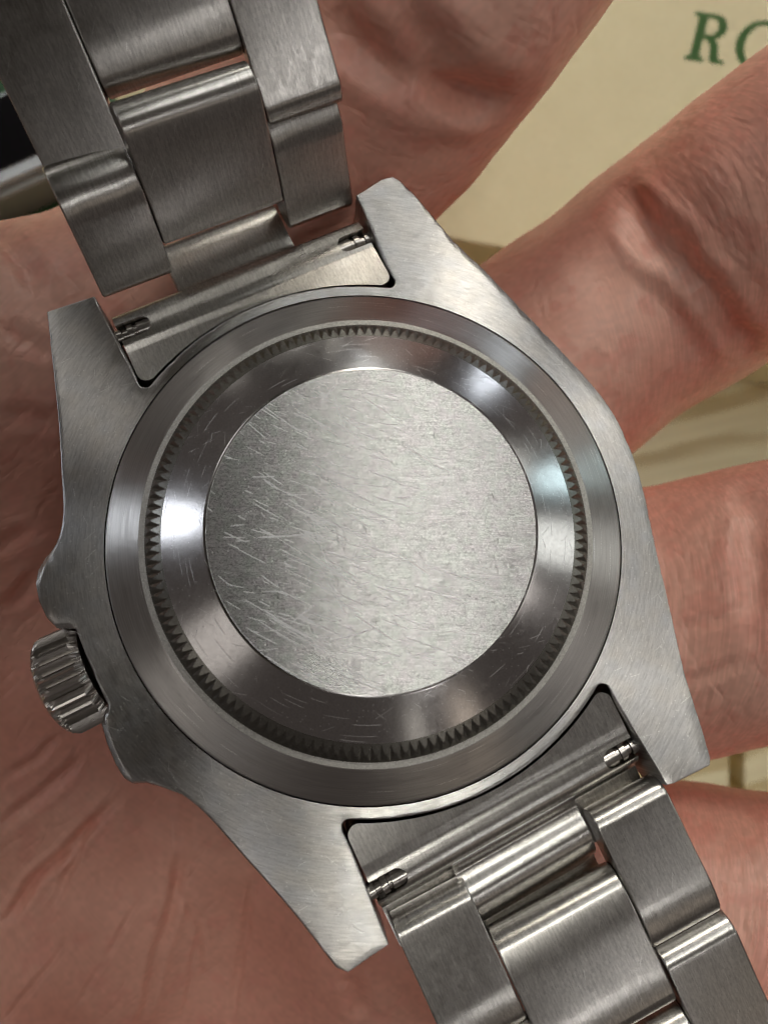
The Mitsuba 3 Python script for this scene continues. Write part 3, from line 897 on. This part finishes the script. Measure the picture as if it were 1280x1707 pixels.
def skin_bump(p, n, uv):
    x, y, z = p.x * 1000, p.y * 1000, p.z * 1000
    w = fbm(x * 0.2, y * 0.2, z * 0.2) * 5.0
    # fine ridges run round each finger; the palm's lines fan out from the wrist
    ang = dr.atan2(y + 6.0, x + 44.0)
    r = dr.sqrt(dr.square(y + 6.0) + dr.square(x + 44.0))
    ridges = noise(r * 5.5 + w, ang * 14.0, z * 0.6) * 0.8
    palm = noise(ang * 130.0 + w * 1.5, r * 0.5, z * 0.3) * 0.8
    k = smoothstep(14.0, 22.0, x)
    return mi.Float(ridges * k + palm * (1 - k) + 0.30 * noise(x * 4.5, y * 4.5, z * 4.5))


scene['hand_skin'] = {'type': 'twosided', 'bsdf': {'type': 'bumpmap', 'height': proc(skin_bump, 6e-5), 'scale': 0.5e-4,
                      'bsdf': {'type': 'principled', 'base_color': proc(skin_colour), 'roughness': 0.42, 'specular': 0.5, 'sheen': 0.1}}}
scene['person'] = ply((V * 0.001, F), 'hand_skin', smooth=True)
labels['person'] = {'label': 'open bare hand of a person, palm up with fingers spread, holding the watch', 'category': 'person'}

# ------------------------------------------------------------------ background: box, table and what lies on the box
BOX_D, TAB_D = 108.0, 150.0
rot = math.radians(-9.5)
cr, sr = math.cos(rot), math.sin(rot)
corner = at(790, 405, BOX_D)           # on the lid's front edge


def boxframe(P):
    P = np.asarray(P, float)
    return np.stack([corner[0] + P[:, 0] * cr - P[:, 1] * sr, corner[1] + P[:, 0] * sr + P[:, 1] * cr, P[:, 2]], 1)


def paper_bump(p, n, uv):
    x, y = p.x * 1000, p.y * 1000
    w = fbm(x * 0.5, y * 0.5) * 2
    return fbm(x * 2.0 + w, y * 3.4 + w, 1.0, 4)


scene['cream_paper'] = {'type': 'twosided', 'bsdf': {'type': 'bumpmap', 'height': proc(paper_bump, 1.2e-4), 'scale': 1.6e-4, 'bsdf': {'type': 'principled',
    'base_color': proc(lambda p, n, uv: mix((0.80, 0.71, 0.44), (0.92, 0.83, 0.56), 0.5 * fbm(p.x * 300, p.y * 300, p.z * 300) + 0.5 * fbm(p.x * 2400, p.y * 4200, p.z * 900))), 'roughness': 0.55, 'specular': 0.3}}}
scene['green_ink'] = {'type': 'twosided', 'bsdf': {'type': 'principled', 'base_color': proc(lambda p, n, uv: mix((0.035, 0.115, 0.02), (0.06, 0.155, 0.03), fbm(p.x * 2500, p.y * 2500))), 'roughness': 0.5, 'specular': 0.3}}


def round_box(x0, x1, y0, y1, z0, z1, r):
    cs = CrossSection.square([x1 - x0 - 2 * r, y1 - y0 - 2 * r]).translate([x0 + r, y0 + r]).offset(r, JoinType.Round, 2.0, 32)
    e = min(0.5, 0.2 * (z1 - z0))
    low = cs.extrude(z1 - z0 - e).translate([0, 0, z0])
    top = [cs.offset(-e * (1 - math.cos(a)), JoinType.Round, 2.0, 32).extrude(0.02).translate([0, 0, z1 - e + e * math.sin(a) - 0.02]) for a in np.linspace(0, np.pi / 2, 5)]
    return Manifold.batch_hull([low] + top)


zb = CAM_Z * 1000 - BOX_D
zt = CAM_Z * 1000 - TAB_D
BX = 'presentation_box'
labels[BX] = {'label': 'cream textured paper box with green serif capitals printed on its lid, lying under the hand', 'category': 'box'}
add(BX + '__lid', round_box(-120, 75, 0, 120, zb - 14, zb, 1.2), 'cream_paper', 30, None, boxframe)
add(BX + '__base', round_box(-118.5, 73.5, -2.6, 118.5, zt, zb - 15, 1.2), 'cream_paper', 30, None, boxframe)


def serif_letter(parts, holes=()):
    from shapely.ops import unary_union
    g = unary_union([Polygon(p) for p in parts])
    for h in holes:
        g = g.difference(Polygon(h))
    return g.buffer(0.018)


def oval(cx, cy, a, b, n=48):
    return [(cx + a * math.cos(t), cy + b * math.sin(t)) for t in np.linspace(0, 2 * np.pi, n + 1)[:-1]]


# capitals of height 1
letter_r = serif_letter([[(0.10, 0), (0.26, 0), (0.26, 1), (0.10, 1)], [(0.0, 0), (0.37, 0), (0.37, 0.045), (0.28, 0.09), (0.08, 0.09), (0, 0.045)], [(0.0, 1), (0.0, 0.955), (0.12, 0.91), (0.40, 0.91), (0.40, 1)],
                         [(0.2, 1), (0.42, 1)] + [(0.42 + 0.28 * math.cos(t), 0.745 + 0.255 * math.sin(t)) for t in np.linspace(math.pi / 2, -math.pi / 2, 24)] + [(0.2, 0.49)],
                         [(0.34, 0.52), (0.49, 0.50), (0.60, 0.38), (0.66, 0.10), (0.72, 0.055), (0.80, 0.05), (0.80, 0.0), (0.55, 0.0), (0.505, 0.06), (0.48, 0.30), (0.42, 0.42), (0.3, 0.49)]],
                        [[(0.26, 0.935), (0.40, 0.935)] + [(0.40 + 0.145 * math.cos(t), 0.745 + 0.19 * math.sin(t)) for t in np.linspace(math.pi / 2, -math.pi / 2, 20)] + [(0.26, 0.555)]])
letter_o = serif_letter([oval(0.50, 0.5, 0.50, 0.52)], [oval(0.50, 0.5, 0.345, 0.455)])
CAP = 7.0
ink = []
for g, x in ((letter_r, 0.0), (letter_o, 0.98)):
    for poly in getattr(g, 'geoms', [g]):
        e = trimesh.creation.extrude_polygon(poly, 0.05, engine='earcut')
        e.vertices[:, :2] = (e.vertices[:, :2] + [x, 0]) * CAP
        ink.append(e)
ink = trimesh.util.concatenate(ink)
p0 = at(1141, 97, BOX_D)


def textframe(P):
    a = math.radians(-8.5)
    x, y = P[:, 0] + 0.10 * P[:, 1], P[:, 1]
    return np.stack([p0[0] + x * math.cos(a) - y * math.sin(a), p0[1] + x * math.sin(a) + y * math.cos(a), P[:, 2] + zb - 0.01], 1)


add(BX + '__lettering', ink, 'green_ink', None, None, textframe)
labels[BX + '__lettering'] = {'label': 'green serif capitals beginning with R and O'}


def wood_colour(p, n, uv):
    x, y = p.x * 1000, p.y * 1000
    a = math.radians(12)
    s, t = x * math.cos(a) + y * math.sin(a), -x * math.sin(a) + y * math.cos(a)
    w = fbm(s * 0.03, t * 0.12) * 6
    g = noise(t * 0.55 + w, s * 0.02)
    f = noise(t * 3.2 + w * 2, s * 0.07, 3.0)
    return mix(mix((0.58, 0.46, 0.23), (0.90, 0.82, 0.55), smoothstep(0.25, 0.6, g)), (0.74, 0.64, 0.39), 0.5 * f)


scene['pale_wood'] = {'type': 'twosided', 'bsdf': {'type': 'principled', 'base_color': proc(wood_colour), 'roughness': 0.38, 'specular': 0.45}}
top = []
tx = at(1228, 1270, TAB_D)
joint_y = at(1228, 960, TAB_D)[1]
for x0, x1, y0, y1 in ((-600, 600, joint_y + 0.3, 300), (-600, tx[0] - 1.5, -300, joint_y - 0.3), (tx[0] + 1.5, 600, -300, joint_y - 0.3)):
    add(numbered('table__plank'), round_box(x0, x1, y0, y1, zt - 18, zt, 0.6), 'pale_wood', 30, None, lambda P: P)
m = trimesh.creation.box(extents=[1180, 580, 12]); m.apply_translation([0, 0, zt - 24.2])
add('table__panel', m, 'pale_wood', None, None, lambda P: P)
labels['table'] = {'label': 'pale blond wooden table top of broad planks below the box', 'category': 'table'}

# dark glass handset with a bright bevelled edge, and a green folder under it
scene['black_glass'] = {'type': 'twosided', 'bsdf': {'type': 'principled', 'base_color': {'type': 'rgb', 'value': [0.006, 0.006, 0.008]}, 'roughness': 0.12, 'specular': 0.3}}
scene['chrome_sheen'] = {'type': 'twosided', 'bsdf': {'type': 'principled', 'base_color': {'type': 'rgb', 'value': [0.78, 0.88, 0.96]}, 'metallic': 0.1, 'roughness': 0.35}}  # bluish white stands in for the reflection on the metal edge
scene['grey_metal'] = {'type': 'twosided', 'bsdf': {'type': 'principled', 'base_color': {'type': 'rgb', 'value': [0.42, 0.44, 0.42]}, 'metallic': 0.4, 'roughness': 0.5}}
scene['green_leather'] = {'type': 'twosided', 'bsdf': {'type': 'principled', 'base_color': proc(lambda p, n, uv: mix((0.02, 0.07, 0.03), (0.035, 0.13, 0.05), fbm(p.x * 900, p.y * 900))), 'roughness': 0.5}}
hp = at(40, 274, BOX_D - 9)


def handframe(P):
    a = math.radians(24)
    return np.stack([hp[0] + P[:, 0] * math.cos(a) - P[:, 1] * math.sin(a), hp[1] + P[:, 0] * math.sin(a) + P[:, 1] * math.cos(a), P[:, 2]], 1)


labels['handset'] = {'label': 'black glass handset with a bright metal edge lying on the box beside the bracelet', 'category': 'phone'}
add('handset__body', round_box(-66, 9, -2.7, 10.6, zb + 2.7, zb + 8.4, 2.2), 'grey_metal', 30, None, handframe)
add('handset__bezel', round_box(-65, 8.0, -1.2, 9.8, zb + 8.45, zb + 9.3, 2.0), 'chrome_sheen', 30, None, handframe)
add('handset__screen', round_box(-64, 6.6, 0.35, 9.3, zb + 9.35, zb + 9.6, 1.6), 'black_glass', 30, None, handframe)
add('green_folder', round_box(-70, 14, -10.5, 18, zb + 0.05, zb + 2.6, 0.8), 'green_leather', 30, None, handframe)
labels['green_folder'] = {'label': 'green folder lying on the cream box under the black handset', 'category': 'folder'}

# ------------------------------------------------------------------ unseen phone above the lens, placed to shade the palm and darken reflections
scene['phone_back_glass'] = {'type': 'twosided', 'bsdf': {'type': 'principled', 'base_color': {'type': 'rgb', 'value': [0.03, 0.03, 0.032]}, 'roughness': 0.45, 'specular': 0.3}}
PZ = 180.0
add('unseen_phone__body', round_box(-48, 4, -21, 133, PZ, PZ + 8, 3.9), 'phone_back_glass', 30, None, lambda P: P)
add('unseen_phone__camera_bump', round_box(-33, 1, -17, 16, PZ - 2, PZ - 0.05, 1.9), 'phone_back_glass', 30, None, lambda P: P)
labels['unseen_phone'] = {'label': 'dark unseen phone above the watch, placed to shade the palm and darken reflections', 'category': 'phone'}
